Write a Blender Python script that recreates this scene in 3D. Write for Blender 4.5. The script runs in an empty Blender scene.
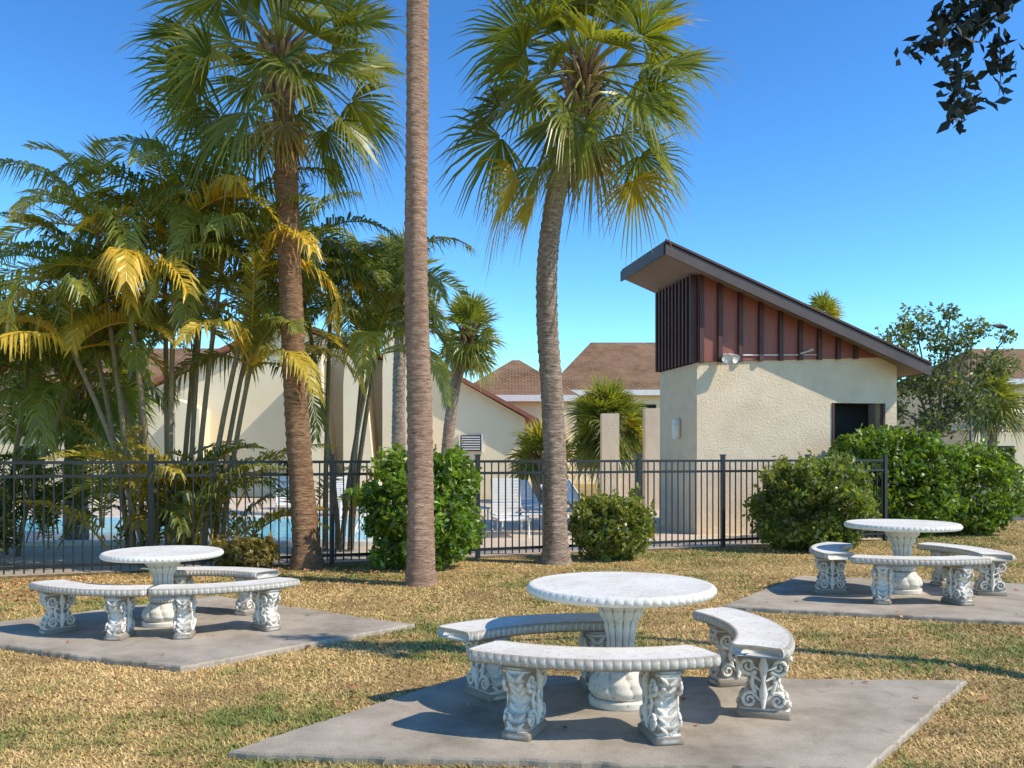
import bpy, math, random
import numpy as np
from mathutils import Vector, Matrix
random.seed(7); rng=np.random.default_rng(7)
S=bpy.context.scene
R=math.radians
# ------------------------------------------------------------------ helpers
def link(o): S.collection.objects.link(o); return o
def empty(name,loc=(0,0,0),rot=0.0):
    e=bpy.data.objects.new(name,None); e.empty_display_size=.2
    e.location=loc; e.rotation_euler=(0,0,rot); return link(e)
def obj(name,me,parent=None,loc=(0,0,0),rot=(0,0,0)):
    o=bpy.data.objects.new(name,me); o.location=loc; o.rotation_euler=rot
    if parent: o.parent=parent
    return link(o)
def mesh(name,verts,faces,mat=None,smooth=False,cols=None):
    me=bpy.data.meshes.new(name)
    me.from_pydata([tuple(v) for v in verts],[],faces)
    if cols is not None:
        a=me.color_attributes.new("Col",'FLOAT_COLOR','POINT')
        c=np.ones((len(verts),4),dtype=np.float32); c[:,:3]=np.array(cols,dtype=np.float32)
        a.data.foreach_set("color",c.ravel())
    if smooth: me.polygons.foreach_set("use_smooth",[True]*len(me.polygons))
    if mat: me.materials.append(mat)
    me.update(); return me
def np_mesh(name,verts,k,mat,cols):
    """verts (N*k,3); every k verts is one face"""
    me=bpy.data.meshes.new(name); n=len(verts)//k
    me.vertices.add(n*k); me.vertices.foreach_set("co",verts.astype(np.float32).ravel())
    me.loops.add(n*k); me.loops.foreach_set("vertex_index",np.arange(n*k,dtype=np.int32))
    me.polygons.add(n); me.polygons.foreach_set("loop_start",np.arange(0,n*k,k,dtype=np.int32))
    me.update(calc_edges=True)
    a=me.color_attributes.new("Col",'FLOAT_COLOR','POINT')
    c=np.ones((n*k,4),dtype=np.float32); c[:,:3]=cols
    a.data.foreach_set("color",c.ravel()); me.materials.append(mat); return me
class MB:
    def __init__(s): s.v=[];s.f=[];s.c=[]
    def add(s,vs,fs,col=(1,1,1)):
        b=len(s.v); s.v+=[tuple(v) for v in vs]; s.f+=[[i+b for i in f] for f in fs]; s.c+=[col]*len(vs)
    def box(s,x0,x1,y0,y1,z0,z1,col=(1,1,1),M=None):
        vs=[Vector((x,y,z)) for z in(z0,z1) for x,y in((x0,y0),(x1,y0),(x1,y1),(x0,y1))]
        if M: vs=[M@v for v in vs]
        s.add(vs,[(3,2,1,0),(4,5,6,7),(0,1,5,4),(1,2,6,5),(2,3,7,6),(3,0,4,7)],col)
    def tube(s,pts,rad,n=8,col=(1,1,1),cap=True):
        pts=[Vector(p) for p in pts]; vs=[]
        for i,p in enumerate(pts):
            t=(pts[min(i+1,len(pts)-1)]-pts[max(i-1,0)]).normalized()
            a=t.cross(Vector((0,0,1)) if abs(t.z)<.9 else Vector((0,1,0))).normalized(); b=t.cross(a)
            r=rad[i] if hasattr(rad,'__len__') else rad
            for k in range(n):
                q=2*math.pi*k/n; vs.append(p+a*(r*math.cos(q))+b*(r*math.sin(q)))
        fs=[]
        for i in range(len(pts)-1):
            for k in range(n): fs.append((i*n+k,i*n+(k+1)%n,(i+1)*n+(k+1)%n,(i+1)*n+k))
        if cap: fs+=[tuple(range(n)),tuple(range((len(pts)-1)*n,len(pts)*n))[::-1]]
        s.add(vs,fs,col)
    def make(s,name,mat,smooth=False,cols=True): return mesh(name,s.v,s.f,mat,smooth,s.c if cols else None)
# ------------------------------------------------------------------ materials
def newmat(name):
    m=bpy.data.materials.new(name); m.use_nodes=True; nt=m.node_tree; return m,nt,nt.nodes["Principled BSDF"]
def N(nt,t,**k):
    n=nt.nodes.new(t)
    for a,b in k.items(): setattr(n,a,b)
    return n
def noise(nt,scale,detail=4,rough=.55,coord='Object',stretch=None):
    tc=N(nt,"ShaderNodeTexCoord"); src=tc.outputs[coord]
    if stretch:
        mp=N(nt,"ShaderNodeMapping"); mp.inputs['Scale'].default_value=stretch
        nt.links.new(src,mp.inputs[0]); src=mp.outputs[0]
    n=N(nt,"ShaderNodeTexNoise"); n.inputs['Scale'].default_value=scale
    n.inputs['Detail'].default_value=detail; n.inputs['Roughness'].default_value=rough
    nt.links.new(src,n.inputs['Vector']); return n.outputs['Fac']
def ramp(nt,fac,stops):
    r=N(nt,"ShaderNodeValToRGB"); e=r.color_ramp.elements
    while len(e)<len(stops): e.new(.5)
    for i,(p,c) in enumerate(stops):
        e[i].position=p; e[i].color=(*c,1) if len(c)==3 else c
    nt.links.new(fac,r.inputs[0]); return r.outputs[0]
def mixc(nt,fac,a,b,mode='MIX'):
    m=N(nt,"ShaderNodeMix",data_type='RGBA',blend_type=mode)
    for i,x in((0,fac),(6,a),(7,b)):
        if isinstance(x,(int,float)): m.inputs[i].default_value=x
        elif isinstance(x,tuple): m.inputs[i].default_value=(*x,1)
        else: nt.links.new(x,m.inputs[i])
    return m.outputs[2]
def bump(nt,bs,h,strength=.5,dist=.02):
    b=N(nt,"ShaderNodeBump"); b.inputs['Strength'].default_value=strength; b.inputs['Distance'].default_value=dist
    nt.links.new(h,b.inputs['Height']); nt.links.new(b.outputs[0],bs.inputs['Normal'])
def simple(name,c1,c2,scale=8,rough=.8,bs=0,bscale=60,bd=.01,stretch=None,metal=0,c3=None):
    m,nt,b=newmat(name)
    c=ramp(nt,noise(nt,scale,5,.6,stretch=stretch),[(.3,c1),(.7,c2)])
    if c3: c=mixc(nt,ramp(nt,noise(nt,scale*.17,5,.6),[(.5,(0,0,0)),(.72,(1,1,1))]),c,c3)
    nt.links.new(c,b.inputs['Base Color'])
    b.inputs['Roughness'].default_value=rough; b.inputs['Metallic'].default_value=metal
    if bs: bump(nt,b,noise(nt,bscale,5,.65,stretch=stretch),bs,bd)
    return m
def leafmat(name,trans=.3,rough=.45):
    m,nt,b=newmat(name)
    at=N(nt,"ShaderNodeAttribute",attribute_name="Col"); c=at.outputs['Color']
    nt.links.new(c,b.inputs['Base Color']); b.inputs['Roughness'].default_value=rough
    if trans>0:
        t=N(nt,"ShaderNodeBsdfTranslucent")
        c2=mixc(nt,1.0,c,(1.7,1.7,.4),'MULTIPLY'); nt.links.new(c2,t.inputs['Color'])
        mx=N(nt,"ShaderNodeMixShader"); mx.inputs[0].default_value=trans
        nt.links.new(b.outputs[0],mx.inputs[1]); nt.links.new(t.outputs[0],mx.inputs[2])
        nt.links.new(mx.outputs[0],nt.nodes["Material Output"].inputs[0])
    return m
M_leaf=leafmat("leaf",.36,.36); M_grassb=leafmat("grass_blade",0,.75); M_wood=leafmat("wood",0,.85)
def barkmat(name,c1,c2,c3):
    m,nt,b=newmat(name)
    n1=noise(nt,1.0,6,.7,stretch=(9,9,38)); n2=noise(nt,3,4,.6,stretch=(1,1,.5))
    c=ramp(nt,n1,[(.32,c1),(.5,c2),(.68,c3)])
    c=mixc(nt,ramp(nt,n2,[(.35,(0,0,0)),(.7,(.6,.6,.6))]),c,tuple(x*.6 for x in c2))
    nt.links.new(c,b.inputs['Base Color']); b.inputs['Roughness'].default_value=.95
    bump(nt,b,n1,1.0,.05); return m
M_barkA=barkmat("bark_rust",(.09,.045,.025),(.33,.175,.085),(.54,.32,.18))
M_barkB=barkmat("bark_pink",(.17,.09,.055),(.45,.27,.175),(.64,.42,.30))
M_barkC=barkmat("bark_grey",(.09,.06,.04),(.39,.27,.19),(.68,.52,.39))
M_stem=simple("areca_stem",(.13,.10,.05),(.35,.25,.12),20,.7,stretch=(1,1,6))
def concrete_white():
    m,nt,b=newmat("white_cast_concrete")
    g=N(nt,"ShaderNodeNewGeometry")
    base=ramp(nt,noise(nt,3.5,7,.66),[(.25,(.58,.51,.41)),(.42,(.72,.665,.57)),(.65,(.80,.755,.67))])
    spots=ramp(nt,noise(nt,42,4,.7),[(.56,(0,0,0)),(.68,(.7,.7,.7))])
    c=mixc(nt,spots,base,(.30,.255,.19))
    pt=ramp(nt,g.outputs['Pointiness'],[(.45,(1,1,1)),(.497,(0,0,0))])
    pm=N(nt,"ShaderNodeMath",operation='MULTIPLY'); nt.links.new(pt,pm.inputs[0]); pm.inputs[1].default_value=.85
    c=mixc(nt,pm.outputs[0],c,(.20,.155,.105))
    nt.links.new(c,b.inputs['Base Color']); b.inputs['Roughness'].default_value=.9
    b.inputs['Specular IOR Level'].default_value=.3
    bump(nt,b,noise(nt,90,5,.7),.5,.008); return m
M_white=concrete_white()
def slabmat():
    m,nt,b=newmat("concrete_slab")
    c=ramp(nt,noise(nt,1.6,8,.68),[(.3,(.25,.205,.15)),(.5,(.42,.35,.265)),(.72,(.56,.47,.36))])
    c=mixc(nt,ramp(nt,noise(nt,60,4,.8),[(.52,(0,0,0)),(.78,(.55,.55,.55))]),c,(.18,.15,.11))
    c=mixc(nt,ramp(nt,noise(nt,5,6,.7),[(.56,(0,0,0)),(.70,(.5,.5,.5))]),c,(.20,.165,.12))
    nt.links.new(c,b.inputs['Base Color']); b.inputs['Roughness'].default_value=.95
    b.inputs['Specular IOR Level'].default_value=.15
    bump(nt,b,noise(nt,110,5,.7),.6,.01); return m
M_slab=slabmat()
def groundmat():
    m,nt,b=newmat("lawn_soil")
    c=ramp(nt,noise(nt,.55,7,.7),[(.32,(.20,.17,.05)),(.47,(.38,.27,.10)),(.62,(.50,.35,.14))])
    c=mixc(nt,ramp(nt,noise(nt,30,5,.8),[(.35,(.6,.6,.6)),(.65,(0,0,0))]),c,(.20,.125,.05))
    nt.links.new(c,b.inputs['Base Color']); b.inputs['Roughness'].default_value=1
    b.inputs['Specular IOR Level'].default_value=.1
    return m
M_ground=groundmat()
M_deck=simple("deck_paving",(.56,.44,.31),(.68,.55,.40),2.5,.9,.2,60,.005,c3=(.49,.38,.27))
M_asph=simple("asphalt",(.08,.08,.08),(.12,.115,.11),3,.9,.3,90,.01)
M_stucco=simple("stucco",(.70,.545,.37),(.80,.64,.455),3,.95,.7,26,.03,c3=(.62,.48,.33))
M_stucco2=simple("stucco_far",(.80,.66,.43),(.86,.73,.50),.6,.95,.3,20,.03)
M_redbrown=simple("brown_panel",(.25,.068,.047),(.32,.095,.065),2,.6,.1,20,stretch=(6,6,.6))
M_batten=simple("dark_batten",(.055,.018,.016),(.085,.032,.027),4,.6)
M_fascia=simple("dark_fascia",(.055,.04,.04),(.09,.066,.062),2,.6,.2,30)
M_soffit=simple("soffit_wood",(.20,.14,.105),(.30,.215,.17),3,.8,stretch=(1,12,1))
M_dark=simple("dark_interior",(.012,.01,.01),(.02,.018,.016),2,.9)
M_trim=simple("red_trim",(.28,.09,.055),(.34,.12,.075),2,.7)
def roofmat():
    m,nt,b=newmat("roof_shingle")
    tc=N(nt,"ShaderNodeTexCoord"); br=N(nt,"ShaderNodeTexBrick")
    br.inputs['Scale'].default_value=1.6; br.inputs['Mortar Size'].default_value=.04
    br.inputs['Color1'].default_value=(.20,.11,.06,1);br.inputs['Color2'].default_value=(.30,.18,.10,1);br.inputs['Mortar'].default_value=(.08,.045,.028,1)
    nt.links.new(tc.outputs['Object'],br.inputs[0])
    c=mixc(nt,ramp(nt,noise(nt,.8,5,.6),[(.35,(0,0,0)),(.7,(.6,.6,.6))]),br.outputs[0],(.34,.21,.125))
    nt.links.new(c,b.inputs['Base Color']); b.inputs['Roughness'].default_value=1; b.inputs['Specular IOR Level'].default_value=.1; return m
M_roof=roofmat()
M_fence=simple("black_fence",(.012,.012,.013),(.02,.02,.021),9,.4)
M_metal=simple("metal",(.5,.5,.52),(.62,.62,.64),9,.3,metal=.9)
M_wplastic=simple("white_vinyl",(.70,.68,.64),(.82,.80,.76),7,.5)
m,nt,b=newmat("pool_water"); M_water=m
nt.links.new(ramp(nt,noise(nt,2,3),[(.35,(.03,.42,.62)),(.7,(.10,.60,.75))]),b.inputs['Base Color'])
b.inputs['Roughness'].default_value=.1; b.inputs['IOR'].default_value=1.2; bump(nt,b,noise(nt,4,3),.3,.05)
# ------------------------------------------------------------------ world + sun + camera
SUN_EL=R(44); sd=Vector((1,-.33,0)).normalized()
sunv=Vector((sd.x*math.cos(SUN_EL),sd.y*math.cos(SUN_EL),math.sin(SUN_EL)))
w=bpy.data.worlds.new("World"); S.world=w; w.use_nodes=True; nt=w.node_tree; bg=nt.nodes["Background"]
sky=N(nt,"ShaderNodeTexSky"); sky.sky_type='NISHITA'; sky.sun_disc=False
sky.sun_elevation=SUN_EL; sky.sun_rotation=math.atan2(sd.x,sd.y); sky.air_density=1.0; sky.dust_density=.05; sky.ozone_density=2.6
hs=N(nt,"ShaderNodeHueSaturation"); hs.inputs['Saturation'].default_value=1.12; hs.inputs['Value'].default_value=.235
gm=N(nt,"ShaderNodeGamma"); gm.inputs[1].default_value=1.42
nt.links.new(sky.outputs[0],hs.inputs['Color']); nt.links.new(hs.outputs[0],gm.inputs[0])
sc=mixc(nt,1.0,gm.outputs[0],(4.9,6.5,6.7),'MULTIPLY')
nt.links.new(sc,bg.inputs[0]); bg.inputs[1].default_value=.15
L=bpy.data.lights.new("sun",'SUN'); L.energy=5.0; L.angle=R(.5); L.color=(1,.92,.78)
lo=bpy.data.objects.new("sun",L); lo.rotation_euler=sunv.to_track_quat('Z','Y').to_euler(); link(lo)
cam=bpy.data.cameras.new("camera"); co=bpy.data.objects.new("camera",cam); link(co)
co.location=(0,0,1.6); co.rotation_euler=(R(90),0,0); cam.sensor_width=36; cam.lens=31.64; cam.shift_y=.0693; cam.clip_end=2000; cam.clip_start=.05
S.camera=co
S.view_settings.view_transform='Standard'; S.view_settings.look='None'; S.view_settings.exposure=0
# ------------------------------------------------------------------ ground
obj("lawn_ground",mesh("lawn",[(-600,-60,0),(600,-60,0),(600,900,0),(-600,900,0)],[(0,1,2,3)],M_ground))
def fy(x): return 14.1+.384*x
obj("pool_deck",mesh("deck",[(-14,fy(-14)+.25,.006),(6.9,fy(6.9)+.25,.006),(8.2,18.9,.006),(8.2,33,.006),(-16,33.4,.006)],[(0,1,2,3,4)],M_deck))
obj("road",mesh("road",[(9.6,22,.006),(60,22,.006),(60,34,.006),(9.6,34,.006)],[(0,1,2,3)],M_asph))
pool=empty("swimming_pool",(-6.5,19,0))
px0,px1,py0,py1=-6.0,3.9,-3.0,2.8
obj("water",mesh("water",[(px0,py0,.03),(px1,py0,.03),(px1,py1,.03),(px0,py1,.03)],[(0,1,2,3)],M_water),pool)
mb=MB()
mb.box(px0-.3,px1+.3,py0-.3,py0,.0,.09);mb.box(px0-.3,px1+.3,py1,py1+.3,.0,.09);mb.box(px0-.3,px0,py0,py1,.0,.088);mb.box(px1,px1+.3,py0,py1,.0,.088)
obj("coping",mb.make("coping",M_wplastic),pool)
mb=MB()
for dx in(0,.5):
    mb.tube([(2.4+dx,2.5,.05),(2.4+dx,2.5,.6),(2.4+dx,2.62,.82),(2.4+dx,2.82,.86),(2.4+dx,3.0,.78),(2.4+dx,3.1,.4),(2.4+dx,3.15,.0)],.03,8)
for dy in(0,.5):
    mb.tube([(3.4,-1.4+dy,.05),(3.6,-1.4+dy,.6),(3.8,-1.4+dy,.8),(4.1,-1.4+dy,.78),(4.3,-1.4+dy,.4),(4.35,-1.4+dy,.0)],.03,8)
obj("handrail",mb.make("handrail",M_wplastic,True),pool)
def slab(name,pts,h=.045):
    n=len(pts); P=[]
    for i in range(n):
        a=Vector(pts[i]);b_=Vector(pts[(i+1)%n]); ph=random.random()*6
        for k in range(60):
            p=a.lerp(b_,k/60); wv=.012*math.sin(ph+k*.21)+.006*math.sin(k*.9+ph); P.append((p.x+random.uniform(-.010,.010)+wv,p.y+random.uniform(-.010,.010)+wv))
    m_=len(P); c=(sum(p[0] for p in P)/m_,sum(p[1] for p in P)/m_)
    v=[(x,y,-.02) for x,y in P]+[(x,y,h-.012) for x,y in P]+[(c[0]+(x-c[0])*.994,c[1]+(y-c[1])*.994,h) for x,y in P]
    f=[(i,(i+1)%m_,m_+(i+1)%m_,m_+i) for i in range(m_)]+[(m_+i,m_+(i+1)%m_,2*m_+(i+1)%m_,2*m_+i) for i in range(m_)]+[tuple(range(2*m_,3*m_))]
    obj(name,mesh(name,v,f,M_slab)); return pts
SL=[slab("concrete_slab",[(-1.5,4.72),(1.75,4.45),(3.12,6.2),(-.3,6.4)]),
    slab("concrete_slab",[(-.92,8.28),(-3.3,9.95),(-5.3,7.85),(-2.44,6.6)][::-1]),
    slab("concrete_slab",[(2.17,9.29),(3.7,11.6),(7.6,10.5),(5.6,8.15)][::-1])]
SZ=.045
# ------------------------------------------------------------------ table & bench meshes
def lathe(profile,n,mod=None):
    vs=[];fs=[]
    for (r,z) in profile:
        for k in range(n):
            q=2*math.pi*k/n; rr=r+(mod(q,z,r) if mod else 0); vs.append((rr*math.cos(q),rr*math.sin(q),z))
    m_=len(profile)
    for i in range(m_-1):
        for k in range(n): fs.append((i*n+k,i*n+(k+1)%n,(i+1)*n+(k+1)%n,(i+1)*n+k))
    fs.append(tuple(range(n))[::-1]); fs.append(tuple(range((m_-1)*n,m_*n)))
    return vs,fs
def interp(keys,steps):
    out=[]
    for i in range(len(keys)-1):
        for s in range(steps):
            t=s/steps; t2=t*t*(3-2*t)
            out.append((keys[i][1]+(keys[i+1][1]-keys[i][1])*t2,keys[i][0]+(keys[i+1][0]-keys[i][0])*t))
    out.append((keys[-1][1],keys[-1][0])); return out
pk=[(0,.195),(.045,.2),(.055,.175),(.07,.18),(.10,.195),(.15,.185),(.20,.145),(.235,.115),(.25,.13),(.275,.13),(.29,.10),(.35,.085),(.42,.085),(.50,.10),(.58,.135),(.64,.175),(.665,.18),(.675,.165),(.70,.165)]
def pmod(q,z,r):
    if .07<z<.22: return .012*abs(math.sin(4.5*q+z*8))**.6*1.3-.006
    if .30<z<.64: return .011*abs(math.cos(6*q))**.7-.006+ .003*math.sin(60*z)
    if .235<z<.285: return .004*math.sin(26*q)
    return 0
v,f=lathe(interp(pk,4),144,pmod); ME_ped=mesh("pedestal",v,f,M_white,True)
tp=[(.02,.705),(.40,.700),(.53,.697),(.552,.692)]+[(.575+.012*math.sin(math.pi*t/8),.694+.052*t/8) for t in range(9)]+[(.569,.749),(.559,.7515),(.543,.749),(.45,.7495),(.2,.751),(.02,.752)]
def tmod(q,z,r):
    if r>.565: 
        k=math.sin(math.pi*min(1,max(0,(z-.694)/.052)))
        return .006*k*(abs(math.sin(34*q+math.sin((z-.694)/.052*math.pi)*.5))**.5*2-1.2)
    return 0
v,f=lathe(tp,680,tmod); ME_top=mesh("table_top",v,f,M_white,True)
RB=1.32; HA=R(28.5); SWD=.33
def seat():
    prof=[(-.46,0)]+[(-.5,.008+.05*t/5) for t in range(6)]+[(-.475,.066),(-.43,.064),(0,.067),(.43,.064),(.475,.066)]+[(.5,.008+.05*(5-t)/5) for t in range(6)]+[(.46,0)]
    n=440; m_=len(prof); vs=[];fs=[]
    for i in range(n+1):
        u=i/n; a=-HA+2*HA*u
        e=min(u,1-u)*2*HA*RB; sh=1-.20*max(0,1-e/.05)**2
        for (x,z) in prof:
            k=math.sin(math.pi*min(1,max(0,z/.066))) if abs(x)>.48 else 0
            pat=.006*k*(abs(math.sin(a*RB*math.pi/.045+k*.6))**.5*2-1.1) 
            rr=RB+x*SWD*sh+math.copysign(.010*k+pat,x)
            vs.append((rr*math.sin(a),rr*math.cos(a)-RB,z+.40))
    for i in range(n):
        for k in range(m_): fs.append((i*m_+k,i*m_+(k+1)%m_,(i+1)*m_+(k+1)%m_,(i+1)*m_+k))
    fs.append(tuple(range(m_))); fs.append(tuple(range(n*m_,(n+1)*m_))[::-1])
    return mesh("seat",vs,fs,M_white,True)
ME_seat=seat()
def legmesh():
    mb=MB(); T=.085
    keys=[(0,.155),(.045,.155),(.05,.135),(.08,.148),(.12,.125),(.17,.088),(.21,.080),(.26,.098),(.31,.14),(.35,.152),(.375,.14),(.38,.155),(.40,.155)]
    pr=interp(keys,4)
    lay=[(-T,.90),(-T*.86,.985),(-T*.4,1.0),(T*.4,1.0),(T*.86,.985),(T,.90)]
    n=len(pr); vs=[]
    for (y,s_) in lay:
        for (hw,z) in pr: vs.append((hw*s_,y*(1 if z<.045 or z>.375 else .82),z))
        for (hw,z) in reversed(pr): vs.append((-hw*s_,y*(1 if z<.045 or z>.375 else .82),z))
    m_=2*n; fs=[]
    for j in range(len(lay)-1):
        for k in range(m_): fs.append((j*m_+k,j*m_+(k+1)%m_,(j+1)*m_+(k+1)%m_,(j+1)*m_+k))
    e0=0; e1=(len(lay)-1)*m_
    for k in range(n-1):
        fs.append((e0+k,e0+m_-1-k,e0+m_-2-k,e0+k+1)); fs.append((e1+k,e1+k+1,e1+m_-2-k,e1+m_-1-k))
    mb.add(vs,fs)
    for sy in(-1,1):
        yb=sy*T*.84
        for sx in(-1,1):
            def spiral(cx,cz,r0,turns,ph,dr):
                P=[]
                for i in range(40):
                    t=i/39; a=ph+dr*t*turns*2*math.pi; r=r0*(1-.82*t); P.append((sx*(cx+r*math.cos(a)),yb,cz+r*math.sin(a)))
                return P
            mb.tube(spiral(.088,.305,.052,1.6,R(-150),1),[.013*(1-.4*i/39) for i in range(40)],8)
            mb.tube(spiral(.080,.105,.046,1.5,R(120),-1),[.012*(1-.4*i/39) for i in range(40)],8)
            P=[(sx*(.043+.022*math.sin(math.pi*t)),yb,.28-.14*t) for t in [i/12 for i in range(13)]]
            mb.tube(P,.012,8)
            for k in range(4):
                t=k/3; mb.tube([(sx*.015,yb,.10+.06*k),(sx*(.04+.01*k),yb+sy*.006,.13+.06*k),(sx*(.075),yb,.15+.055*k)],[.006,.011,.004],6)
        mb.tube([(0,yb,.06),(0,yb+sy*.012,.15),(0,yb+sy*.004,.22),(0,yb+sy*.014,.31),(0,yb,.37)],[.012,.026,.012,.028,.01],10)
    for sx in(-1,1):
        for k in range(7):
            z=.07+.045*k; hw=np.interp(z,[a for a,_ in keys],[b for _,b in keys])
            for yy in(-.03,.03):
                mb.tube([(sx*(hw-.01),yy*.3,z-.02),(sx*(hw+.006),yy,z+.005),(sx*(hw-.004),yy*1.7,z+.025)],[.008,.013,.005],6)
    return mb.make("leg",M_white,True,False)
ME_leg=legmesh()
def table(x,y,s=1.0,rot=0):
    e=empty("stone_table",(x,y,SZ),rot); e.scale=(s,s,s); obj("pedestal",ME_ped,e); obj("table_top",ME_top,e)
def bench(x,y,ang,s=1.0):
    e=empty("curved_stone_bench",(x,y,SZ),R(ang-90)); e.scale=(s,s,s)
    obj("seat",ME_seat,e)
    for i,a in enumerate((-R(16.5),R(16.5))):
        obj("leg_%d"%(i+1),ME_leg,e,(RB*math.sin(a),RB*math.cos(a)-RB,0),(0,0,-a+R(90)))
table(.68,5.64,1.0,.3)
bench(.44,4.95,-96); bench(.18,5.98,108); bench(1.56,5.76,0)
table(-3.2,8.25,.90,1.1)
bench(-2.48,7.84,-62,.92); bench(-3.68,7.74,-110,.92); bench(-2.92,8.95,82,.92)
table(4.42,10.2,1.05,2.1)
bench(4.28,9.40,-94,1.03); bench(3.66,10.5,160,1.03); bench(5.3,10.4,10,1.03)
# ------------------------------------------------------------------ fence
def fence(name,x0,x1,posts):
    e=empty(name,(x0,fy(x0),0)); ang=math.atan(.384); ln=(x1-x0)/math.cos(ang); e.rotation_euler=(0,0,ang)
    mb=MB(); H=1.56
    for z in(H-.06,H-.24,.14): mb.box(0,ln,-.018,.018,z-.02,z+.02)
    obj("rails",mb.make("rails",M_fence),e)
    mb=MB(); k=.06
    while k<ln: mb.box(k-.009,k+.009,-.009,.009,.06,H-.042); k+=.115
    obj("pickets",mb.make("pickets",M_fence),e)
    mb=MB()
    for p in posts:
        q=(p-x0)/math.cos(ang); mb.box(q-.032,q+.032,-.032,.032,0,H+.03)
        mb.box(q-.04,q+.04,-.04,.04,H+.03,H+.05)
    obj("posts",mb.make("posts",M_fence),e)
fence("pool_fence",-11,7.0,[-10.9,-9,-7,-4.9,-2.62,-.53,.52,2.1,3.63,5.3,6.95])
# ------------------------------------------------------------------ tower (pool house)
A=Vector((3.7,18,0)); B=Vector((8.1,18.95,0)); fd=(B-A).normalized(); fn=Vector((fd.y,-fd.x,0))
sdir=Vector((-.40,2.15,0)).normalized(); SLn=2.15; C2=A+sdir*SLn; D=B+sdir*3.2
th=empty("pool_house",A)
FL=(B-A).length
def W(p): return p-A
def fp(u,o,z):
    p=A+fd*u+fn*o; return W(Vector((p.x,p.y,z)))
zb=lambda u:3.46+.2*u/FL
RS=.3975
def zr(u): return 5.22-(fd.x*u)*RS
du0,du1,dz=3.02,4.17,2.68
mb=MB()
def quadwall(u0,u1,z00,z01,z10,z11,th_=.25):
    vs=[fp(u0,0,z00),fp(u1,0,z01),fp(u1,0,z11),fp(u0,0,z10),fp(u0,-th_,z00),fp(u1,-th_,z01),fp(u1,-th_,z11),fp(u0,-th_,z10)]
    mb.add(vs,[(0,1,2,3),(5,4,7,6),(4,0,3,7),(1,5,6,2),(3,2,6,7),(4,5,1,0)])
quadwall(0,du0,0,0,zb(0),zb(du0)); quadwall(du0,du1,dz,dz,zb(du0),zb(du1)); quadwall(du1,FL,0,0,zb(du1),zb(FL))
def wallseg(p,q,z0,z1):
    p=W(p);q=W(q); mb.add([(p.x,p.y,z0),(q.x,q.y,z0),(q.x,q.y,z1),(p.x,p.y,z1)],[(0,1,2,3)])
wallseg(A,C2,0,3.46); wallseg(B,D,0,3.5); wallseg(C2,D,0,3.3)
obj("stucco_walls",mb.make("w",M_stucco,False,False),th)
mb=MB(); mb.add([fp(du0,-.5,0),fp(du1,-.5,0),fp(du1,-.5,dz),fp(du0,-.5,dz)],[(0,1,2,3)])
mb.add([fp(du0,-.25,0),fp(du0,-.5,0),fp(du0,-.5,dz),fp(du0,-.25,dz)],[(0,1,2,3)])
mb.add([fp(du0,-.25,dz),fp(du1,-.25,dz),fp(du1,-.5,dz),fp(du0,-.5,dz)],[(0,1,2,3)])
obj("doorway",mb.make("d",M_dark,False,False),th)
mb=MB()
for u in(du0-.03,du1+.0): mb.add([fp(u,.02,0),fp(u+.05,.02,0),fp(u+.05,.02,dz),fp(u,.02,dz),fp(u,-.1,0),fp(u+.05,-.1,0),fp(u+.05,-.1,dz),fp(u,-.1,dz)],[(0,1,2,3),(4,0,3,7),(1,5,6,2)])
obj("door_frame",mb.make("df",M_batten,False,False),th)
ue=(5.22-3.46)/(RS*fd.x+.2/FL)
mb=MB(); mb.add([fp(0,.04,zb(0)),fp(ue,.04,zb(ue)),fp(0,.04,zr(0)),fp(0,0,zb(0)-.001),fp(ue,0,zb(ue))],[(0,1,2),(0,3,4,1)])
obj("brown_panels",mb.make("bp",M_redbrown,False,False),th)
mb=MB()
for u in [0.02,.42,.86,1.31,1.75,2.19,2.62,3.05,3.45]:
    vs=[fp(u,.04,zb(u)-.02),fp(u+.09,.04,zb(u)-.02),fp(u+.09,.04,zr(u+.09)),fp(u,.04,zr(u)),fp(u,.1,zb(u)-.02),fp(u+.09,.1,zb(u)-.02),fp(u+.09,.1,zr(u+.09)),fp(u,.1,zr(u))]
    mb.add(vs,[(4,5,6,7),(0,4,7,3),(5,1,2,6),(0,1,5,4)])
sn=Vector((-sdir.y,sdir.x,0))
def sp(u,o,z): p=A+sdir*u+sn*o; return W(Vector((p.x,p.y,z)))
k=.0
while k<SLn:
    vs=[sp(k,o,z) for z in(3.44,5.2) for o in(.0,.14)]+[sp(k+.07,o,z) for z in(3.44,5.2) for o in(.0,.14)]
    mb.add(vs,[(1,5,7,3),(0,1,3,2),(5,4,6,7)]); k+=.2
obj("battens",mb.make("bt",M_batten,False,False),th)
mb=MB(); mb.add([sp(0,-.02,3.4),sp(SLn,-.02,3.4),sp(SLn,-.02,5.3),sp(0,-.02,5.3)],[(0,1,2,3)])
obj("louvre_backing",mb.make("lb",M_dark,False,False),th)
RL=2.75
P1=fp(-.86,.45,5.74); P2=fp(4.95,.45,3.50); bdir=sdir
def roofslab(nm,z0,thk,mt):
    a=Vector(P1)+Vector((0,0,z0)); b_=Vector(P2)+Vector((0,0,z0)); c=b_+bdir*RL; d=a+bdir*RL
    vs=[a,b_,c,d]+[x-Vector((0,0,thk)) for x in(a,b_,c,d)]
    mb=MB(); mb.add(vs,[(0,1,2,3),(7,6,5,4),(4,5,1,0),(5,6,2,1),(6,7,3,2),(7,4,0,3)]); obj(nm,mb.make(nm,mt,False,False),th)
roofslab("roof",.0,.06,M_fascia); roofslab("soffit",-.17,.03,M_soffit)
mb=MB()
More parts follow.
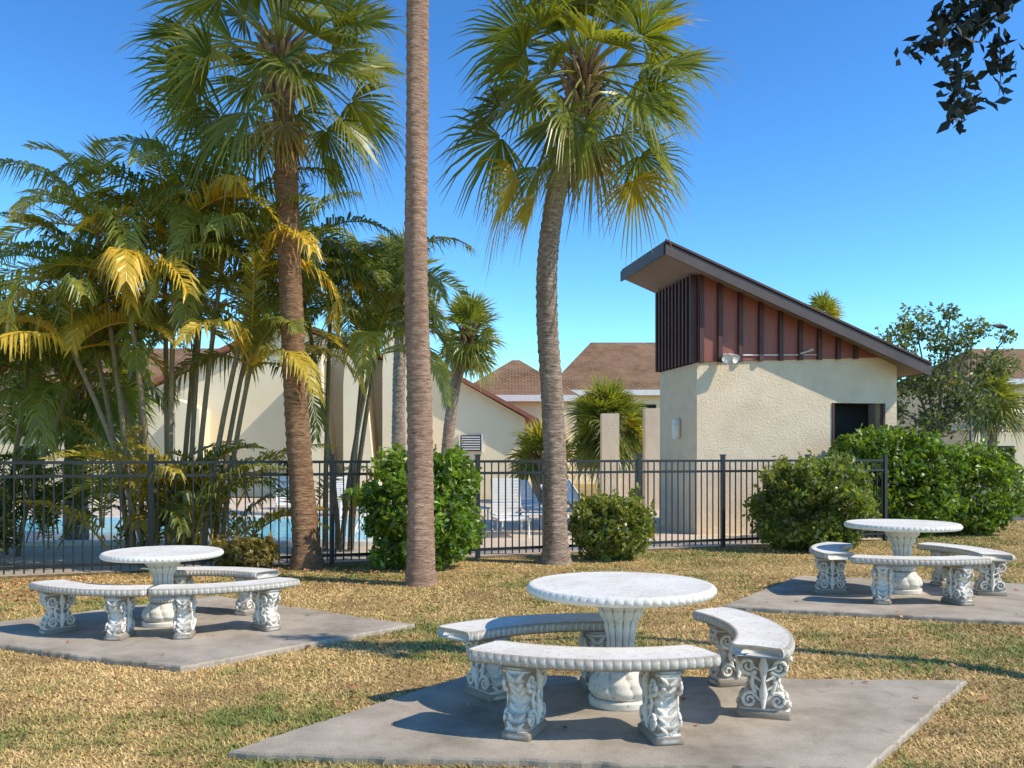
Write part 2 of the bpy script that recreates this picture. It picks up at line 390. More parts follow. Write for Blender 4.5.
def board(a,b_,h,t):
    a=Vector(a);b_=Vector(b_); n=(b_-a); n.z=0; n.normalize(); o=Vector((n.y,-n.x,0))*t
    vs=[a,b_,b_-Vector((0,0,h)),a-Vector((0,0,h))]; vs+= [x+o for x in vs]
    mb.add(vs,[(4,5,6,7),(3,2,1,0),(0,1,5,4),(2,3,7,6),(1,2,6,5),(3,0,4,7)])
up=Vector((0,0,-.05))
board(P1+up,P2+up,.22,.035); board(P2+up,P2+bdir*RL+up,.16,.035); board(P1+bdir*RL+up,P1+up,.22,.035)
obj("fascia",mb.make("fascia",M_fascia,False,False),th)
mb=MB(); dz_=Vector((0,0,.02)); board(P1+dz_,P2+dz_,.045,.06); obj("drip_edge",mb.make("de",M_batten,False,False),th)
mb=MB()
mb.tube([fp(.55,.06,3.60),fp(2.6,.06,3.66)],.012,6)
u,zz=.52,3.56
mb.tube([fp(u,.05,zz+.02),fp(u,.16,zz+.02)],.025,8)
mb.tube([fp(u,.14,zz+.03),fp(u-.02,.22,zz),fp(u-.04,.34,zz-.06)],[.04,.06,.10],14)
mb.tube([fp(u+.1,.14,zz+.03),fp(u+.12,.22,zz),fp(u+.16,.34,zz-.06)],[.04,.06,.09],14)
mb.tube([fp(2.2,.05,3.66),fp(2.3,.2,3.70),fp(2.4,.28,3.74)],[.015,.015,.03],8)
obj("flood_lights",mb.make("fl",M_wplastic,True,False),th)
mb=MB(); p=sp(.95,.08,2.15)
mb.tube([p-Vector((0,0,.22)),p-Vector((0,0,.18)),p+Vector((0,0,.18)),p+Vector((0,0,.22))],[.05,.09,.09,.05],12)
obj("wall_sconce",mb.make("sc",M_wplastic,True,False),th)
# ------------------------------------------------------------------ background buildings
def prism(mb,pts,y0,y1):
    n=len(pts); vs=[(x,y0,z) for x,z in pts]+[(x,y1,z) for x,z in pts]
    mb.add(vs,[tuple(range(n)),tuple(range(n,2*n))[::-1]]+[(i,n+i,n+(i+1)%n,(i+1)%n) for i in range(n)])
def rslab(mb,a,b_,y0,y1,t=.2):
    prism(mb,[(a[0],a[1]),(b_[0],b_[1]),(b_[0],b_[1]+t),(a[0],a[1]+t)],y0,y1)
cb=empty("condo_building",(0,0,0))
mb=MB()
prism(mb,[(-3.4,0),(.49,0),(.49,3.0),(-3.4,5.2)],34,44)
prism(mb,[(-16.8,0),(-4.9,0),(-4.9,5.2),(-8.6,6.6),(-16.8,2.75)],34.6,46)
for (x0,x1,z,yy) in((-4.75,-3.75,6.8,33),(-6.15,-5.3,6.0,32.8),(-7.7,-6.9,5.3,32.6)):
    prism(mb,[(x0,0),(x1+.35,0),(x1,z*.62),(x1,z),(x0+.15,z),(x0,z*.7)],yy,yy+2.2)
prism(mb,[(-12.5,0),(-11.6,0),(-11.6,3.3),(-12.5,3.7)],33.4,35)
obj("walls",mb.make("w",M_stucco2,False,False),cb)
mb=MB()
rslab(mb,(-3.5,5.26),(1.0,2.78),33.6,44.4,.16)
rslab(mb,(-17.6,2.45),(-8.6,6.66),34.2,46.4,.18); rslab(mb,(-8.58,6.66),(-4.7,5.2),34.2,46.4,.18)
obj("roof_trim",mb.make("rt",M_trim,False,False),cb)
mb=MB(); mb.box(-1.95,-1.15,33.93,34.0,1.75,2.35); obj("vent_window",mb.make("vw",M_fascia,False,False),cb)
mb=MB()
for k in range(6): mb.box(-1.9,-1.2,33.88,33.93,1.8+.09*k,1.84+.09*k)
mb.box(-2.0,-1.95,33.88,34,1.7,2.4);mb.box(-1.15,-1.1,33.88,34,1.7,2.4)
obj("vent_slats",mb.make("vs",M_wplastic,False,False),cb)
def house(name,x0,x1,y0,y1,ze,zr_,hip=0):
    e=empty(name,(x0,y0,0)); X=x1-x0; Y=y1-y0
    mb=MB(); mb.box(0,X,0,Y,0,ze); obj("walls",mb.make("w",M_stucco2,False,False),e)
    mb=MB(); o=.6
    vs=[(-o,-o,ze-.15),(X+o,-o,ze-.15),(X+o,Y+o,ze-.15),(-o,Y+o,ze-.15),(hip,Y/2,zr_),(X-hip,Y/2,zr_)]
    mb.add(vs,[(0,1,5,4),(1,2,5),(2,3,4,5),(3,0,4)]); obj("roof",mb.make("r",M_roof,False,False),e)
    mb=MB(); mb.box(-o-.02,X+o+.02,-o-.05,-o+.02,ze-.42,ze-.12); obj("fascia",mb.make("f",M_wplastic,False,False),e)
    mb=MB(); k=1.2
    while k<X-1.5: mb.box(k,k+1.2,-.05,.0,ze-2.0,ze-.9); mb.box(k,k+1.2,-.05,.0,.9,2.1); k+=3.2
    obj("windows",mb.make("wi",M_dark,False,False),e)
house("tile_roof_house",2.4,16,50,62,5.3,8.6,2.5)
house("tile_roof_house",-2.2,2.6,43,50,4.55,6.5,2.2)
house("tile_roof_house",25.5,45,50,62,5.9,8.2,3)
house("tile_roof_house",-34,-13,48,60,4.6,8.0,2)
cp=empty("carport",(18.2,35,0)); mb=MB(); mb.box(0,12,0,5,2.6,2.85)
for k in(0.3,4,8,11.7): mb.box(k-.06,k+.06,.2,.32,0,2.6)
obj("roof_and_posts",mb.make("cp",M_wplastic,False,False),cp)
gp=empty("gate_pillars",(2.6,26,0)); mb=MB(); mb.box(0,.5,0,.5,0,2.8); mb.box(1.25,1.75,0,.5,0,2.95); mb.box(.5,1.25,.1,.35,0,1.1); obj("pillars",mb.make("gp",M_stucco,False,False),gp)
def lounge(x,y,rot,back=1.0):
    e=empty("pool_lounge_chair",(x,y,.006),rot); mb=MB()
    for sx in(-.3,.3):
        mb.tube([(sx,0,.35),(sx,1.2,.35),(sx,1.2+.75*math.cos(back),.35+.75*math.sin(back))],.02,8)
        mb.tube([(sx,.15,.35),(sx,.15,0)],.02,8); mb.tube([(sx,1.1,.35),(sx,1.1,0)],.02,8)
    mb.tube([(-.3,0,.35),(.3,0,.35)],.02,8)
    obj("frame",mb.make("fr",M_wplastic,True,False),e)
    mb=MB()
    for k in range(20): y_=.04+k*.058; mb.box(-.3,.3,y_,y_+.045,.352,.36)
    Mx=Matrix.Translation((0,1.2,.35))@Matrix.Rotation(back,4,'X')
    for k in range(12): y_=.04+k*.062; mb.box(-.3,.3,y_,y_+.048,.0,.008,M=Mx)
    obj("straps",mb.make("st",M_wplastic,False,False),e)
lounge(.05,17.2,R(8),R(82)); lounge(1.4,20,R(50)); lounge(2.6,19.4,R(65)); lounge(-.8,21,R(20)); lounge(3.0,22,R(85)); lounge(-1.9,22,R(-10)); lounge(-5.6,22.6,R(15)); lounge(-4.4,22.8,R(5)); lounge(2.2,17.8,R(75)); lounge(-.4,19,R(-80))
# ------------------------------------------------------------------ palms
def vmix(a,b,t): return tuple(x+(y-x)*t for x,y in zip(a,b))
GD=(.05,.085,.022); GM=(.13,.18,.036); GY=(.38,.36,.055); DEAD=(.44,.30,.14); YEL=(.78,.50,.05)
def fan_leaf(mb,o,az,el,pet,Rf,col,droop=.3,nseg=32,fold=.28):
    d=Vector((math.cos(az)*math.cos(el),math.sin(az)*math.cos(el),math.sin(el)))
    pts=[]
    for i in range(5):
        t=i/4; pts.append(o+d*(pet*t)-Vector((0,0,droop*pet*t*t*.5)))
    mb.tube(pts,[.03,.022,.018,.015,.012],4,vmix(col,GY,.6),cap=False)
    hub=pts[-1]; t_=(pts[-1]-pts[-2]).normalized()
    s=t_.cross(Vector((0,0,1)))
    if s.length<.05: s=Vector((-math.sin(az),math.cos(az),0))
    s.normalize(); roll=random.uniform(-.9,.9); s=(Matrix.Rotation(roll,3,t_)@s); n=s.cross(t_)
    if n.z<0 and abs(el)<1.3: n=-n
    amax=R(random.uniform(88,112)); g=Vector((0,0,-1))
    for i in range(nseg):
        a=-amax+2*amax*(i+.5)/nseg; a+=random.uniform(-.035,.035)
        dr=(t_*math.cos(a)+s*math.sin(a)+n*(fold*abs(math.sin(a)))).normalized()
        pr=(-t_*math.sin(a)+s*math.cos(a)).normalized()
        ln=Rf*(.70+.30*math.cos(a*.6))*random.uniform(.86,1.1)
        da=2*amax/nseg; w1=.5*ln*.42*da
        dd=droop*random.uniform(.6,1.4)
        p0=hub+dr*.03; p1=hub+dr*(ln*.42)+g*(dd*.04*ln); p2=hub+dr*(ln*.74)+g*(dd*.20*ln); p3=hub+dr*(ln*1.0)+g*(dd*.55*ln)
        nn=n*(.016*(1 if i%2 else -1))
        c=vmix(col,GY,random.random()*.5); c2=vmix(c,DEAD,random.random()*.6)
        b=len(mb.v)
        mb.v+=[tuple(x) for x in(p0-pr*.004,p0+pr*.004,p1-pr*w1+nn,p1+pr*w1-nn,p2-pr*w1*.6,p2+pr*w1*.6,p3-pr*.002,p3+pr*.002)]
        mb.c+=[c]*6+[c2]*2
        mb.f+=[(b,b+1,b+3,b+2),(b+2,b+3,b+5,b+4),(b+4,b+5,b+7,b+6)]
def trunk_mesh(pts,rads,mat,n=20,ring=.007):
    pts=[Vector(p) for p in pts]; zs=[p.z for p in pts]; H=zs[-1]; m_=int(H/.045)
    vs=[]
    for i in range(m_+1):
        z=H*i/m_
        y=np.interp(z,zs,[p.y for p in pts]); r=np.interp(z,zs,rads)
        x=sum(np.interp(z+d,zs,[p.x for p in pts]) for d in(-.8,-.4,0,.4,.8))/5
        for k in range(n):
            q=2*math.pi*k/n
            rr=r*(1+.05*math.sin(3*q+z*1.3)+.03*math.sin(5*q-z*2.1))+ring*(1 if i%3==0 else -.5)+random.uniform(-.6,.6)*ring
            vs.append((x+rr*math.cos(q),y+rr*math.sin(q),z))
    fs=[]
    for i in range(m_):
        for k in range(n): fs.append((i*n+k,i*n+(k+1)%n,(i+1)*n+(k+1)%n,(i+1)*n+k))
    return mesh("trunk",vs,fs,mat,True)
def sabal(x,y,pts,rads,mat,nleaf=46,pet=1.0,Rf=.85,dead=5,name="sabal_palm_tree",nseg=32,elmin=-45,dr=1.0):
    e=empty(name,(x,y,0)); obj("trunk",trunk_mesh(pts,rads,mat),e)
    top=Vector(pts[-1]); mb=MB()
    for i in range(nleaf):
        t=(i+.5)/nleaf; el=R(84-(84-elmin)*t**.95+random.uniform(-10,10)); az=i*2.39996+random.uniform(-.3,.3)
        col=vmix(vmix(GM,GY,random.random()*.8),GD,min(1,t*.65+random.random()*.35))
        if random.random()<.08: col=vmix(col,YEL,.5)
        pl=pet*random.uniform(.65,1.2)
        fan_leaf(mb,top+Vector((0,0,.3*(1-t)-.1)),az,el,pl,Rf*random.uniform(.85,1.12),col,droop=dr*(.12+.7*t*random.uniform(.5,1.3)),nseg=nseg)
    for i in range(dead):
        fan_leaf(mb,top+Vector((0,0,-.25)),random.random()*6.28,R(random.uniform(-75,-50)),pet*.5,Rf*.6,vmix(DEAD,(.16,.11,.06),random.random()),.8,nseg=18)
    obj("fronds",mb.make("fronds",M_leaf),e)
    mb=MB()
    for i in range(56):
        az=i*2.4; z=-.62+i*.015; r=rads[-1]*(.85+.25*i/60)
        p=top+Vector((math.cos(az)*r,math.sin(az)*r,z)); d=Vector((math.cos(az),math.sin(az),1.1)).normalized()
        c=vmix((.10,.06,.035),(.42,.27,.14),random.random()); mb.tube([p-d*.05,p+d*.1,p+d*random.uniform(.18,.34)],[.05,.04,.02],5,c)
    obj("leaf_boots",mb.make("boots",M_wood),e)
sabal(-2.88,12.7,[(0,0,0),(-.02,0,.3),(-.13,0,1.6),(-.22,0,3.5),(-.3,0,5.4),(-.38,0,7.2)],[.25,.19,.165,.16,.155,.16],M_barkA,52,1.15,.92,elmin=-30)
sabal(-1.13,11.1,[(0,0,0),(0,0,.25),(.0,0,1.6),(-.06,0,4.4),(-.03,0,7.2),(0,0,10.8)],[.20,.175,.155,.14,.135,.145],M_barkB,40,1.0,.85)
sabal(.66,13.3,[(0,0,0),(-.01,0,.3),(-.05,0,2.3),(-.17,0,4.0),(-.1,0,5.2),(.16,0,6.3),(.40,0,7.2)],[.24,.175,.165,.155,.15,.15,.17],M_barkC,60,1.28,1.0,elmin=-34)
sabal(-1.86,25,[(0,0,0),(.05,0,2),(.35,0,4),(.65,0,4.9)],[.2,.16,.15,.15],M_barkC,40,.5,.7,3,nseg=18,elmin=-60)
sabal(-2.9,23,[(0,0,0),(0,0,3),(.1,0,6.0)],[.2,.16,.15],M_barkC,36,.6,.8,3,nseg=18)
sabal(3.15,29.5,[(0,0,0),(0,0,1.5),(0,0,2.6)],[.3,.28,.25],M_barkC,80,.68,1.0,2,nseg=20,elmin=-50)
sabal(1.0,31,[(0,0,0),(0,0,1.2),(0,0,1.5)],[.3,.28,.25],M_barkC,40,.6,.9,1,nseg=16,elmin=-20)
sabal(13.7,40,[(0,0,0),(0,0,4),(0,0,7.6)],[.2,.17,.16],M_barkC,40,.5,.75,1,nseg=14)
sabal(17.6,33,[(0,0,0),(0,0,2),(0,0,3.6)],[.2,.17,.16],M_barkC,40,.6,.8,4,nseg=16)
sabal(-8.0,16.5,[(0,0,0),(0,0,2),(.05,0,3.0)],[.22,.18,.18],M_barkC,44,.8,.9,3,nseg=20)
def frond(mb,o,az,el,Ln,bend,col,lmax=.42,npair=48,rad=.014,vang=.6,wid=.62):
    nseg=14; pts=[o.copy()]; tans=[]; p=o.copy(); tw=random.uniform(-.35,.35)
    for i in range(nseg):
        t=i/nseg; e=el-bend*(t**1.25); a=az+tw*t
        d=Vector((math.cos(a)*math.cos(e),math.sin(a)*math.cos(e),math.sin(e))); p=p+d*(Ln/nseg); pts.append(p.copy()); tans.append(d)
    tans.append(tans[-1])
    mb.tube(pts,[rad*(1-.8*i/nseg)+.002 for i in range(nseg+1)],4,vmix(col,YEL,.5),cap=False)
    g=Vector((0,0,-1)); vang=vang*random.uniform(.2,1.5); dpb=random.uniform(.15,.9)
    for k in range(npair):
        t=.12+.88*(k+.5)/npair; q=t*nseg; i=min(int(q),nseg-1); fr=q-i
        b0=pts[i].lerp(pts[i+1],fr); d=tans[i].lerp(tans[i+1],fr).normalized()
        s=d.cross(Vector((0,0,1)))
        if s.length<.1: s=Vector((-math.sin(az),math.cos(az),0))
        s.normalize(); n=s.cross(d)
        prof=min(1,(t-.05)*4.5)*(1-.65*max(0,t-.45)/.55)
        for sg in(-1,1):
            if random.random()<.04: continue
            ln=lmax*prof*random.uniform(.75,1.15)
            dr=(d*(.55+.6*t+random.uniform(-.15,.15))+s*sg+n*(vang*random.uniform(.4,1.5))).normalized()
            wv=(d-dr*d.dot(dr)).normalized()*(.021+.010*prof)*wid
            wv=Matrix.Rotation(random.uniform(-.5,.5),3,dr)@wv
            dp=dpb*random.uniform(.6,1.4)
            m1=b0+dr*(ln*.5)+g*(ln*.12*dp); m2=b0+dr*ln*(1-.15*dp)+g*(ln*dp)
            c=vmix(col,GY,random.random()*.5)
            b=len(mb.v)
            mb.v+=[tuple(x) for x in(b0-wv*.4,b0+wv*.4,m1-wv,m1+wv,m2-wv*.12,m2+wv*.12)]
            mb.c+=[c]*4+[vmix(c,DEAD,random.random()*.25)]*2
            mb.f+=[(b,b+1,b+3,b+2),(b+2,b+3,b+5,b+4)]
def areca(x,y,stems,name="areca_palm_cluster",nf=9,Ln=2.1,yel=.15,low=20,dark=0,lowL=1.5,lowr=1.2,sr=.045):
    e=empty(name,(x,y,0)); ms=MB(); mf=MB()
    for (bx,by,tx,ty,tz) in stems:
        P=[]
        for i in range(9):
            t=i/8; P.append((bx+(tx-bx)*t**1.4,by+(ty-by)*t**1.4,tz*t))
        ms.tube(P,[sr-.012*i/8 for i in range(9)],8)
        top=Vector(P[-1])
        for i in range(nf):
            t=i/nf; az=i*2.4+bx*7+random.uniform(-.3,.3); el=R(84-75*t+random.uniform(-6,6))
            col=vmix(vmix(GM,GD,random.random()),GY,random.random()*.7)
            if t>.3 and random.random()<yel: col=vmix(col,YEL,random.uniform(.4,1))
            col=tuple(c*(1-dark) for c in col)
            frond(mf,top,az,el,Ln*random.uniform(.8,1.15),R(random.uniform(85,130)),col,lmax=.50)
    for i in range(low):
        az=random.random()*6.28; r=random.random()*lowr
        o=Vector((math.cos(az*3)*r*1.3,math.sin(az*3)*r*.6,random.uniform(.0,.9)))
        col=tuple(c*(1-dark) for c in vmix(GD,GM,random.random()))
        if random.random()<yel: col=vmix(col,YEL,.5)
        frond(mf,o,az,R(random.uniform(45,85)),lowL*random.uniform(.7,1.3),R(random.uniform(50,100)),col,lmax=.42,npair=34)
    obj("stems",ms.make("stems",M_stem,True),e); obj("fronds",mf.make("fronds",M_leaf),e)
areca(-5.0,13.3,[(-.7,.1,-1.45,.2,4.1),(-.5,-.2,-1.0,-.3,4.8),(-.2,.3,-.3,.4,5.2),(.0,-.2,.1,-.2,4.7),(.25,.1,.75,.1,4.9),(.5,-.2,1.3,-.2,4.3),(-.6,.3,-.7,.5,3.4),(.5,.3,1.0,.5,3.5),(.1,.3,.3,.3,3.8),(-.3,-.3,-1.3,-.4,3.1),(.7,0,1.2,-.2,2.9),(-.1,.5,.2,1.0,5.3),(-.4,.4,-1.6,.9,3.9),(-.1,-.4,-.4,-.7,4.0)],nf=10,Ln=1.95,yel=.5,low=60,lowL=1.6,lowr=1.1)
areca(-8.3,14.2,[(-.3,0,-.6,0,3.7),(.2,.2,.6,.2,3.2),(.1,-.2,.2,-.3,2.4),(-.5,.2,-1.0,.2,2.9),(.5,0,1.3,0,2.6)],nf=12,Ln=2.0,yel=.05,low=45,dark=.2,lowr=1.2)
areca(-2.9,14.9,[(-.2,0,-.1,0,4.2),(.2,.1,.5,.1,3.9),(.0,.2,-.7,.1,4.8),(.1,-.1,.6,-.1,3.2),(.2,.2,.8,.2,4.2)],nf=11,Ln=1.9,yel=.1,low=6,dark=.05,lowr=.6)
# ------------------------------------------------------------------ shrubs and trees (leaf clumps)
def leafcloud(name,cent,size,cols,mat=None,aspect=.5):
    n=len(cent); a=rng.normal(size=(n,3)); a/=np.linalg.norm(a,axis=1)[:,None]
    b=rng.normal(size=(n,3)); b-=a*(a*b).sum(1)[:,None]; b/=np.linalg.norm(b,axis=1)[:,None]
    nrm=np.cross(a,b); s=(size*rng.uniform(.7,1.3,n))[:,None]
    v=np.stack([cent-a*s,cent+b*s*aspect+nrm*s*.15,cent+a*s,cent-b*s*aspect+nrm*s*.15],1).reshape(-1,3)
    return np_mesh(name,v,4,mat or M_leaf,np.repeat(cols,4,axis=0))
def bumpdir(d,f,seed): 
    r=np.zeros(len(d)); rr=np.random.default_rng(seed)
    for k in range(7):
        w_=rr.normal(size=3)*f*(1+k*.35); r+=np.sin(d@w_+rr.uniform(0,6))/(1+k*.4)
    return r/2.6
def shrub(name,x,y,rx,ry,h,n,ls,c1,c2,seed,box=1.0,twigs=30):
    e=empty(name,(x,y,0)); d=rng.normal(size=(n,3)); d/=np.linalg.norm(d,axis=1)[:,None]
    p=np.sign(d)*np.abs(d)**box
    rad=(1+.20*bumpdir(d,2.4,seed)+.14*bumpdir(d,7,seed+1))*rng.uniform(.55,1.06,n)**.5
    pts=p*rad[:,None]*np.array([rx,ry,h/2])+np.array([0,0,h/2]); pts[:,2]=np.abs(pts[:,2])+.02
    t=rng.uniform(0,1,n)[:,None]; clump=(bumpdir(d,6,seed+2)*.6+.5).clip(0,1)[:,None]
    col=(np.array(c1)*(1-t)+np.array(c2)*t)*(.55+1.0*clump)
    obj("foliage",leafcloud("foliage",pts,ls,col),e)
    cs=[];cc=[]; mb=MB()
    for i in range(twigs):
        a=random.random()*6.28; u=random.uniform(.1,.95)
        base=Vector((rx*.85*math.cos(a)*math.sqrt(1-u*u*.8),ry*.85*math.sin(a)*math.sqrt(1-u*u*.8),h/2+h/2*u*.9)); dr=Vector((math.cos(a)*.5,math.sin(a)*.5,1)).normalized()
        ln=random.uniform(.12,.42)*(h/1.6)**.5; mb.tube([base,base+dr*ln],[.008,.003],4,(.08,.06,.03))
        for k in range(12): cs.append(tuple(base+dr*ln*(k+1)/12+Vector([random.uniform(-.04,.04) for _ in range(3)]))); cc.append(vmix(c1,c2,.6+.6*random.random()))
    for i in range(7):
        a=i*.9; mb.tube([(0.1*math.cos(a),.1*math.sin(a),0),(rx*.5*math.cos(a),ry*.5*math.sin(a),h*.6)],[.03,.012],5,(.08,.06,.04))
    obj("twigs",mb.make("twigs",M_wood),e)
    obj("sprigs",leafcloud("sprigs",np.array(cs),ls,np.array(cc)),e)
shrub("shrub",-1.28,12.75,.80,.7,1.58,8500,.055,(.06,.13,.02),(.23,.32,.04),3,box=.85,twigs=70)
shrub("shrub",1.5,13.75,.62,.5,.92,4200,.05,(.09,.13,.025),(.29,.29,.06),5,twigs=45)
shrub("shrub",5.05,15.1,.92,.75,1.42,8500,.055,(.07,.12,.025),(.25,.27,.06),9,box=.9,twigs=150)
shrub("shrub",7.6,18.0,1.0,.9,2.05,10000,.06,(.06,.12,.02),(.22,.30,.04),11,box=.75,twigs=70)
shrub("shrub",9.1,18.4,1.1,.95,1.75,10000,.06,(.06,.12,.02),(.23,.31,.04),13,box=.75,twigs=70)
shrub("shrub",6.1,17.0,.6,.5,1.5,4000,.055,(.05,.09,.02),(.17,.21,.04),15,twigs=60)
shrub("shrub",-3.7,12.5,.45,.4,.4,1800,.05,(.08,.07,.02),(.28,.22,.06),17,twigs=40)
shrub("shrub",-7.9,12.6,.9,.5,1.0,6000,.05,(.025,.05,.015),(.08,.11,.03),19)
def tree(name,x,y,h,clumps,n,ls,c1,c2,trunkr=.16):
    e=empty(name,(x,y,0)); mb=MB(); top=Vector((0,0,h*.35))
    mb.tube([(0,0,0),(.05,0,h*.18),top],[trunkr,trunkr*.8,trunkr*.6],8,(.12,.09,.07))
    P=[];K=[]
    for (cx,cy,cz,r) in clumps:
        mb.tube([top,top.lerp(Vector((cx,cy,cz)),.5)+Vector((0,0,.15)),(cx,cy,cz)],[trunkr*.4,trunkr*.2,.02],6,(.12,.09,.07))
        m_=int(n*r*r); d=rng.normal(size=(m_,3)); d/=np.linalg.norm(d,axis=1)[:,None]
        rad=r*(1+.4*bumpdir(d,3.5,int(cx*100)%97+3))*rng.uniform(.1,1.15,m_)**.5
        q=d*rad[:,None]*np.array([1,1,.75])+np.array([cx,cy,cz]); P.append(q)
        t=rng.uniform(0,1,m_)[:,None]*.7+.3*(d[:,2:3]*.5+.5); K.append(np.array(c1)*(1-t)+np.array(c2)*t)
    obj("limbs",mb.make("limbs",M_wood),e); obj("foliage",leafcloud("foliage",np.concatenate(P),ls,np.concatenate(K)),e)
tree("broadleaf_tree",13.2,28,6.2,[(-1.3,0,5.0,.7),(-.5,.3,5.6,.75),(.4,0,5.0,.8),(1.2,0,5.5,.5),(1.8,0,4.4,.7),(-.9,0,4.0,.8),(.2,0,3.8,.9),(1.0,0,3.2,.8),(-1.5,0,3.1,.7),(-.1,0,2.6,.8),(.3,-.3,6.0,.35),(2.2,0,5.3,.3)],1150,.075,(.06,.085,.03),(.22,.24,.09))
tree("broadleaf_tree",20.5,34,5,[(0,0,4.2,1.0),(1.2,0,3.5,1.0),(-1,0,3.2,.9),(.3,0,2.6,1.1)],700,.09,(.05,.08,.03),(.15,.18,.06))
P=[];K=[]
for i in range(70):
    x=random.uniform(-75,75); y=random.uniform(75,90); r=random.uniform(2,4); h=random.uniform(2.0,4.2)
    d=rng.normal(size=(500,3)); d/=np.linalg.norm(d,axis=1)[:,None]
    P.append(d*(r*rng.uniform(.7,1.05,500))[:,None]*np.array([1.4,1,1])+np.array([x,y,h])); t=rng.uniform(0,1,(500,1)); K.append(np.array((.04,.065,.03))*(1-t)+np.array((.12,.15,.06))*t)
obj("distant_trees",leafcloud("dt",np.concatenate(P),.45,np.concatenate(K)))
sl=empty("street_lamp",(15.3,30,0)); mb=MB()
mb.tube([(0,0,0),(0,0,5.2),(.1,0,5.7),(.5,0,5.95),(.9,0,5.9)],[.06,.04,.03,.025,.02],8); mb.tube([(.75,0,5.92),(.95,0,5.9),(1.2,0,5.84)],[.04,.09,.05],10)
obj("pole",mb.make("pole",M_fascia,True,False),sl)
# ------------------------------------------------------------------ oak with overhanging branch (trunk stands off to the right)
ok=empty("live_oak_tree",(10.4,3.0,0)); mb=MB(); bc=(.10,.075,.06)
mb.tube([(0,0,0),(0,.05,1.5),(-.1,.1,3.4),(-.2,.1,5.0)],[.4,.3,.26,.2],12,bc)
mb.tube([(-.2,.1,5.0),(-1.8,2.2,5.4),(-3.9,3.1,5.5),(-6.4,3.0,5.05),(-7.25,3.15,4.5)],[.14,.09,.05,.02,.008],8,bc); mb.tube([(-.2,.1,5),(.8,-.5,6.2),(1.5,-1,7)],[.16,.1,.05],8,bc); mb.tube([(-.2,.1,5),(-.1,-1.4,6.4),(-.1,-2.5,7)],[.15,.1,.05],8,bc)
cl=[]; OFF=Vector((-3.8,-2.1,0))
def spray(o,d,ln,n,sd_):
    d=Vector(d).normalized(); o=Vector(o)+OFF; P=[o]
    for i in range(6): d=(d+Vector([random.uniform(-.18,.18) for _ in range(3)])+Vector((0,0,-.06))).normalized(); P.append(P[-1]+d*ln/6)
    mb.tube(P,[.008-.001*i for i in range(7)],4,bc)
    for k in range(n):
        i=random.randint(0,5); q=P[i].lerp(P[i+1],random.random()); cl.append(tuple(q+Vector([random.gauss(0,sd_) for _ in range(3)])))
for (o,d,ln,n) in [((-3.1,5.1,4.75),(-.6,.1,-.3),.75,95),((-3.0,5.1,4.95),(-.9,.1,.05),.8,95),((-3.55,5.2,4.5),(-.25,0,-1),.75,95),((-3.5,5.2,4.65),(-.6,0,-.5),.5,60),((-2.95,5.1,4.85),(-.2,.1,-1),.5,60),((-2.8,4.9,4.9),(.1,.2,-.9),.5,55),((-2.9,5,4.9),(.6,.2,-.2),.6,80),((-3.3,5.2,4.5),(.1,0,-1),.45,45),((-2.6,4.9,4.95),(.5,.2,-.4),.5,70),((-2.9,5.1,5.0),(-.6,.1,.3),.5,70),((-2.5,5,5.1),(.6,0,.2),.7,60),((-2.5,4.9,4.8),(.4,.2,-.4),.45,60),((-3.3,5.1,4.6),(-.7,0,.2),.45,60)]: spray(o,d,ln,n,.05)
P=np.array(cl)
for (cx,cy,cz,r) in[(1.2,-.6,6.6,1.3),(.2,-2.2,7,1.2),(1.2,-1.8,7.4,1.2),(.3,-.4,6.6,.8)]:
    d=rng.normal(size=(1500,3)); d/=np.linalg.norm(d,axis=1)[:,None]; P=np.concatenate([P,d*(r*rng.uniform(.2,1,1500)**.5)[:,None]+np.array([cx,cy,cz])])
t=rng.uniform(0,1,(len(P),1)); obj("limbs",mb.make("limbs",M_wood),ok)
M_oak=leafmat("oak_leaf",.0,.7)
obj("foliage",leafcloud("oakleaf",P,.058,np.array((.008,.014,.009))*(1-t)+np.array((.018,.028,.016))*t,M_oak,.45),ok)
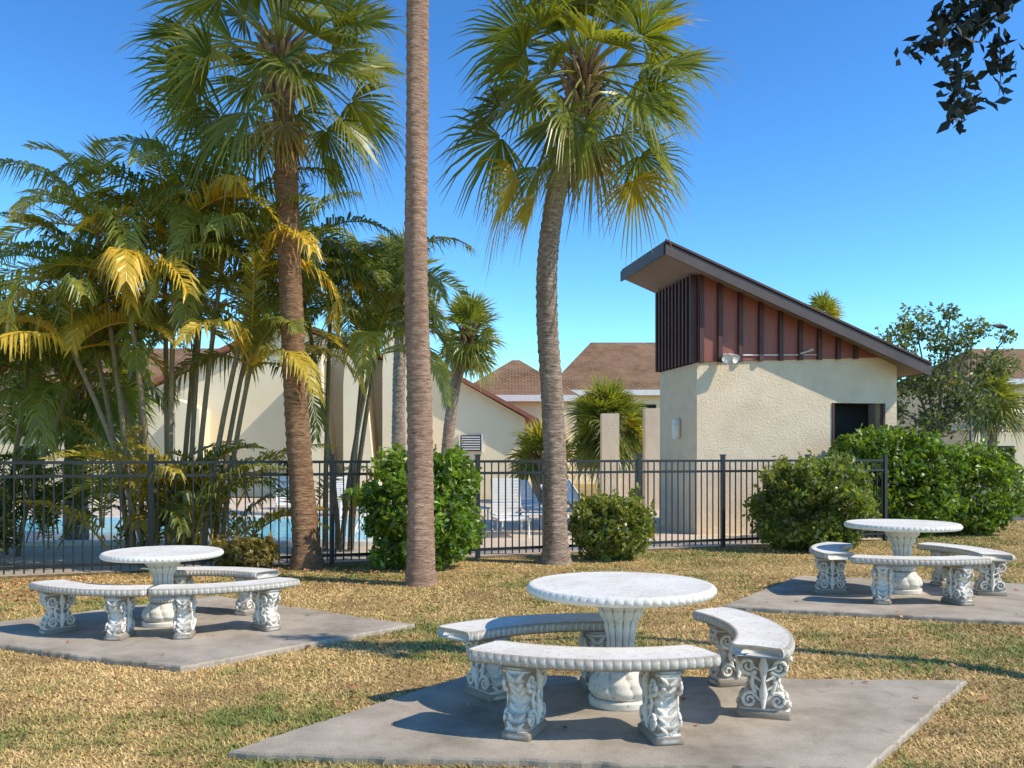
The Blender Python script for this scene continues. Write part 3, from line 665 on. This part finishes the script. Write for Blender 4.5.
# ------------------------------------------------------------------ grass
def inpoly(x,y,pts):
    ins=np.ones(len(x),bool)
    n=len(pts); ar=sum(pts[i][0]*pts[(i+1)%n][1]-pts[(i+1)%n][0]*pts[i][1] for i in range(n)); s=1 if ar>0 else -1
    for i in range(n):
        ax,ay=pts[i]; bx,by=pts[(i+1)%n]; l=math.hypot(bx-ax,by-ay)
        ins&= s*((bx-ax)*(y-ay)-(by-ay)*(x-ax))/l>.03
    return ins
def grass():
    X=[];Y=[]
    for (y0,y1,den) in((4.0,6,5200),(6,8.5,3200),(8.5,12,1500),(12,17.5,700),(17.5,23,250)):
        w_=.62*y1+.6; n=int(2*w_*(y1-y0)*den); x=rng.uniform(-w_,w_,n); y=rng.uniform(y0,y1,n); X.append(x);Y.append(y)
    x=np.concatenate(X);y=np.concatenate(Y)
    k=np.abs(x)<.6*y+.5
    k&=(y<fy(x)-.02)|(x>7.2); k&=~((x>9.4)&(y>21.8))
    for s in SL: k&=~inpoly(x,y,s)
    x=x[k];y=y[k];n=len(x)
    def f(a,b,c): return np.sin(x*a+y*b+c)
    pat=(f(.9,.6,0)*f(-.5,1.2,1.2)+.7*f(2.7,-1.9,.5)*f(1.3,3.1,2)+.5*f(6.1,4.3,1)*f(-5.2,6.7,.3)+.4*f(13,-9,0)*f(8,15,1)+.3*f(23,19,0)*f(-17,27,1))
    g=(.30+.50*pat+rng.normal(0,.16,n))
    g=(g*1.1-.14+.18*((y-5)/9)).clip(0,1)
    br=((f(1.7,2.3,4)*f(-2.9,1.1,2)+.6*f(7,-5,3)*f(4,9,1)+rng.normal(0,.25,n))*.9).clip(0,.8)[:,None]
    a=np.array((.84,.56,.22)); b=np.array((.58,.42,.14)); c=np.array((.20,.25,.045))
    t=g[:,None]; col=np.where(t<.5,a+(b-a)*t*2,b+(c-b)*(t-.5)*2)
    col=(col*(1-br*(1-t))+np.array((.36,.21,.085))*br*(1-t))*rng.uniform(.65,1.15,(n,1))
    az=rng.uniform(0,2*np.pi,n); h=rng.uniform(.012,.036,n)*(1+.012*y)*(.7+.7*g); lean=rng.uniform(.3,2.2,n); w_=rng.uniform(.0025,.005,n)*(.7+.11*y)
    dx=np.cos(az);dy=np.sin(az)
    p=np.stack([x,y,np.zeros(n)],1); sx=np.stack([-dy*w_,dx*w_,np.zeros(n)],1)
    tip=p+np.stack([dx*h*lean,dy*h*lean,h/(1+.35*lean)],1)
    v=np.stack([p-sx,p+sx,tip],1).reshape(-1,3)
    obj("lawn_grass",np_mesh("grass",v,3,M_grassb,np.repeat(col,3,axis=0)))
grass()
n=3200; x=np.concatenate([rng.normal(-7,1.8,n//2),rng.normal(-2.6,1.4,n//4),rng.uniform(-6,7,n-n//2-n//4)]); y=np.concatenate([rng.normal(10.8,.7,n//2),rng.normal(12,.7,n//4),rng.uniform(5,13,n-n//2-n//4)])
P=np.stack([x,y,np.full(n,.035)],1); t=rng.uniform(0,1,(n,1))
insl=np.zeros(n,bool)
for s in SL: insl|=inpoly(x,y,s)
P[insl,2]=.056; keep=(~insl)|(rng.uniform(size=n)<.25); keep&=(y<fy(x)-.1)
a=rng.uniform(0,6.28,n); s=rng.uniform(.015,.035,n)
d1=np.stack([np.cos(a)*s,np.sin(a)*s,rng.uniform(-.3,.3,n)*s],1); d2=np.stack([-np.sin(a)*s*.45,np.cos(a)*s*.45,rng.uniform(0,.4,n)*s],1)
v=np.stack([P-d1,P+d2,P+d1,P-d2],1)[keep].reshape(-1,3)
col=(np.array((.26,.09,.03))*(1-t)+np.array((.48,.24,.09))*t)[keep]
obj("fallen_leaves",np_mesh("fl",v,4,M_grassb,np.repeat(col,4,axis=0)))
print("done")
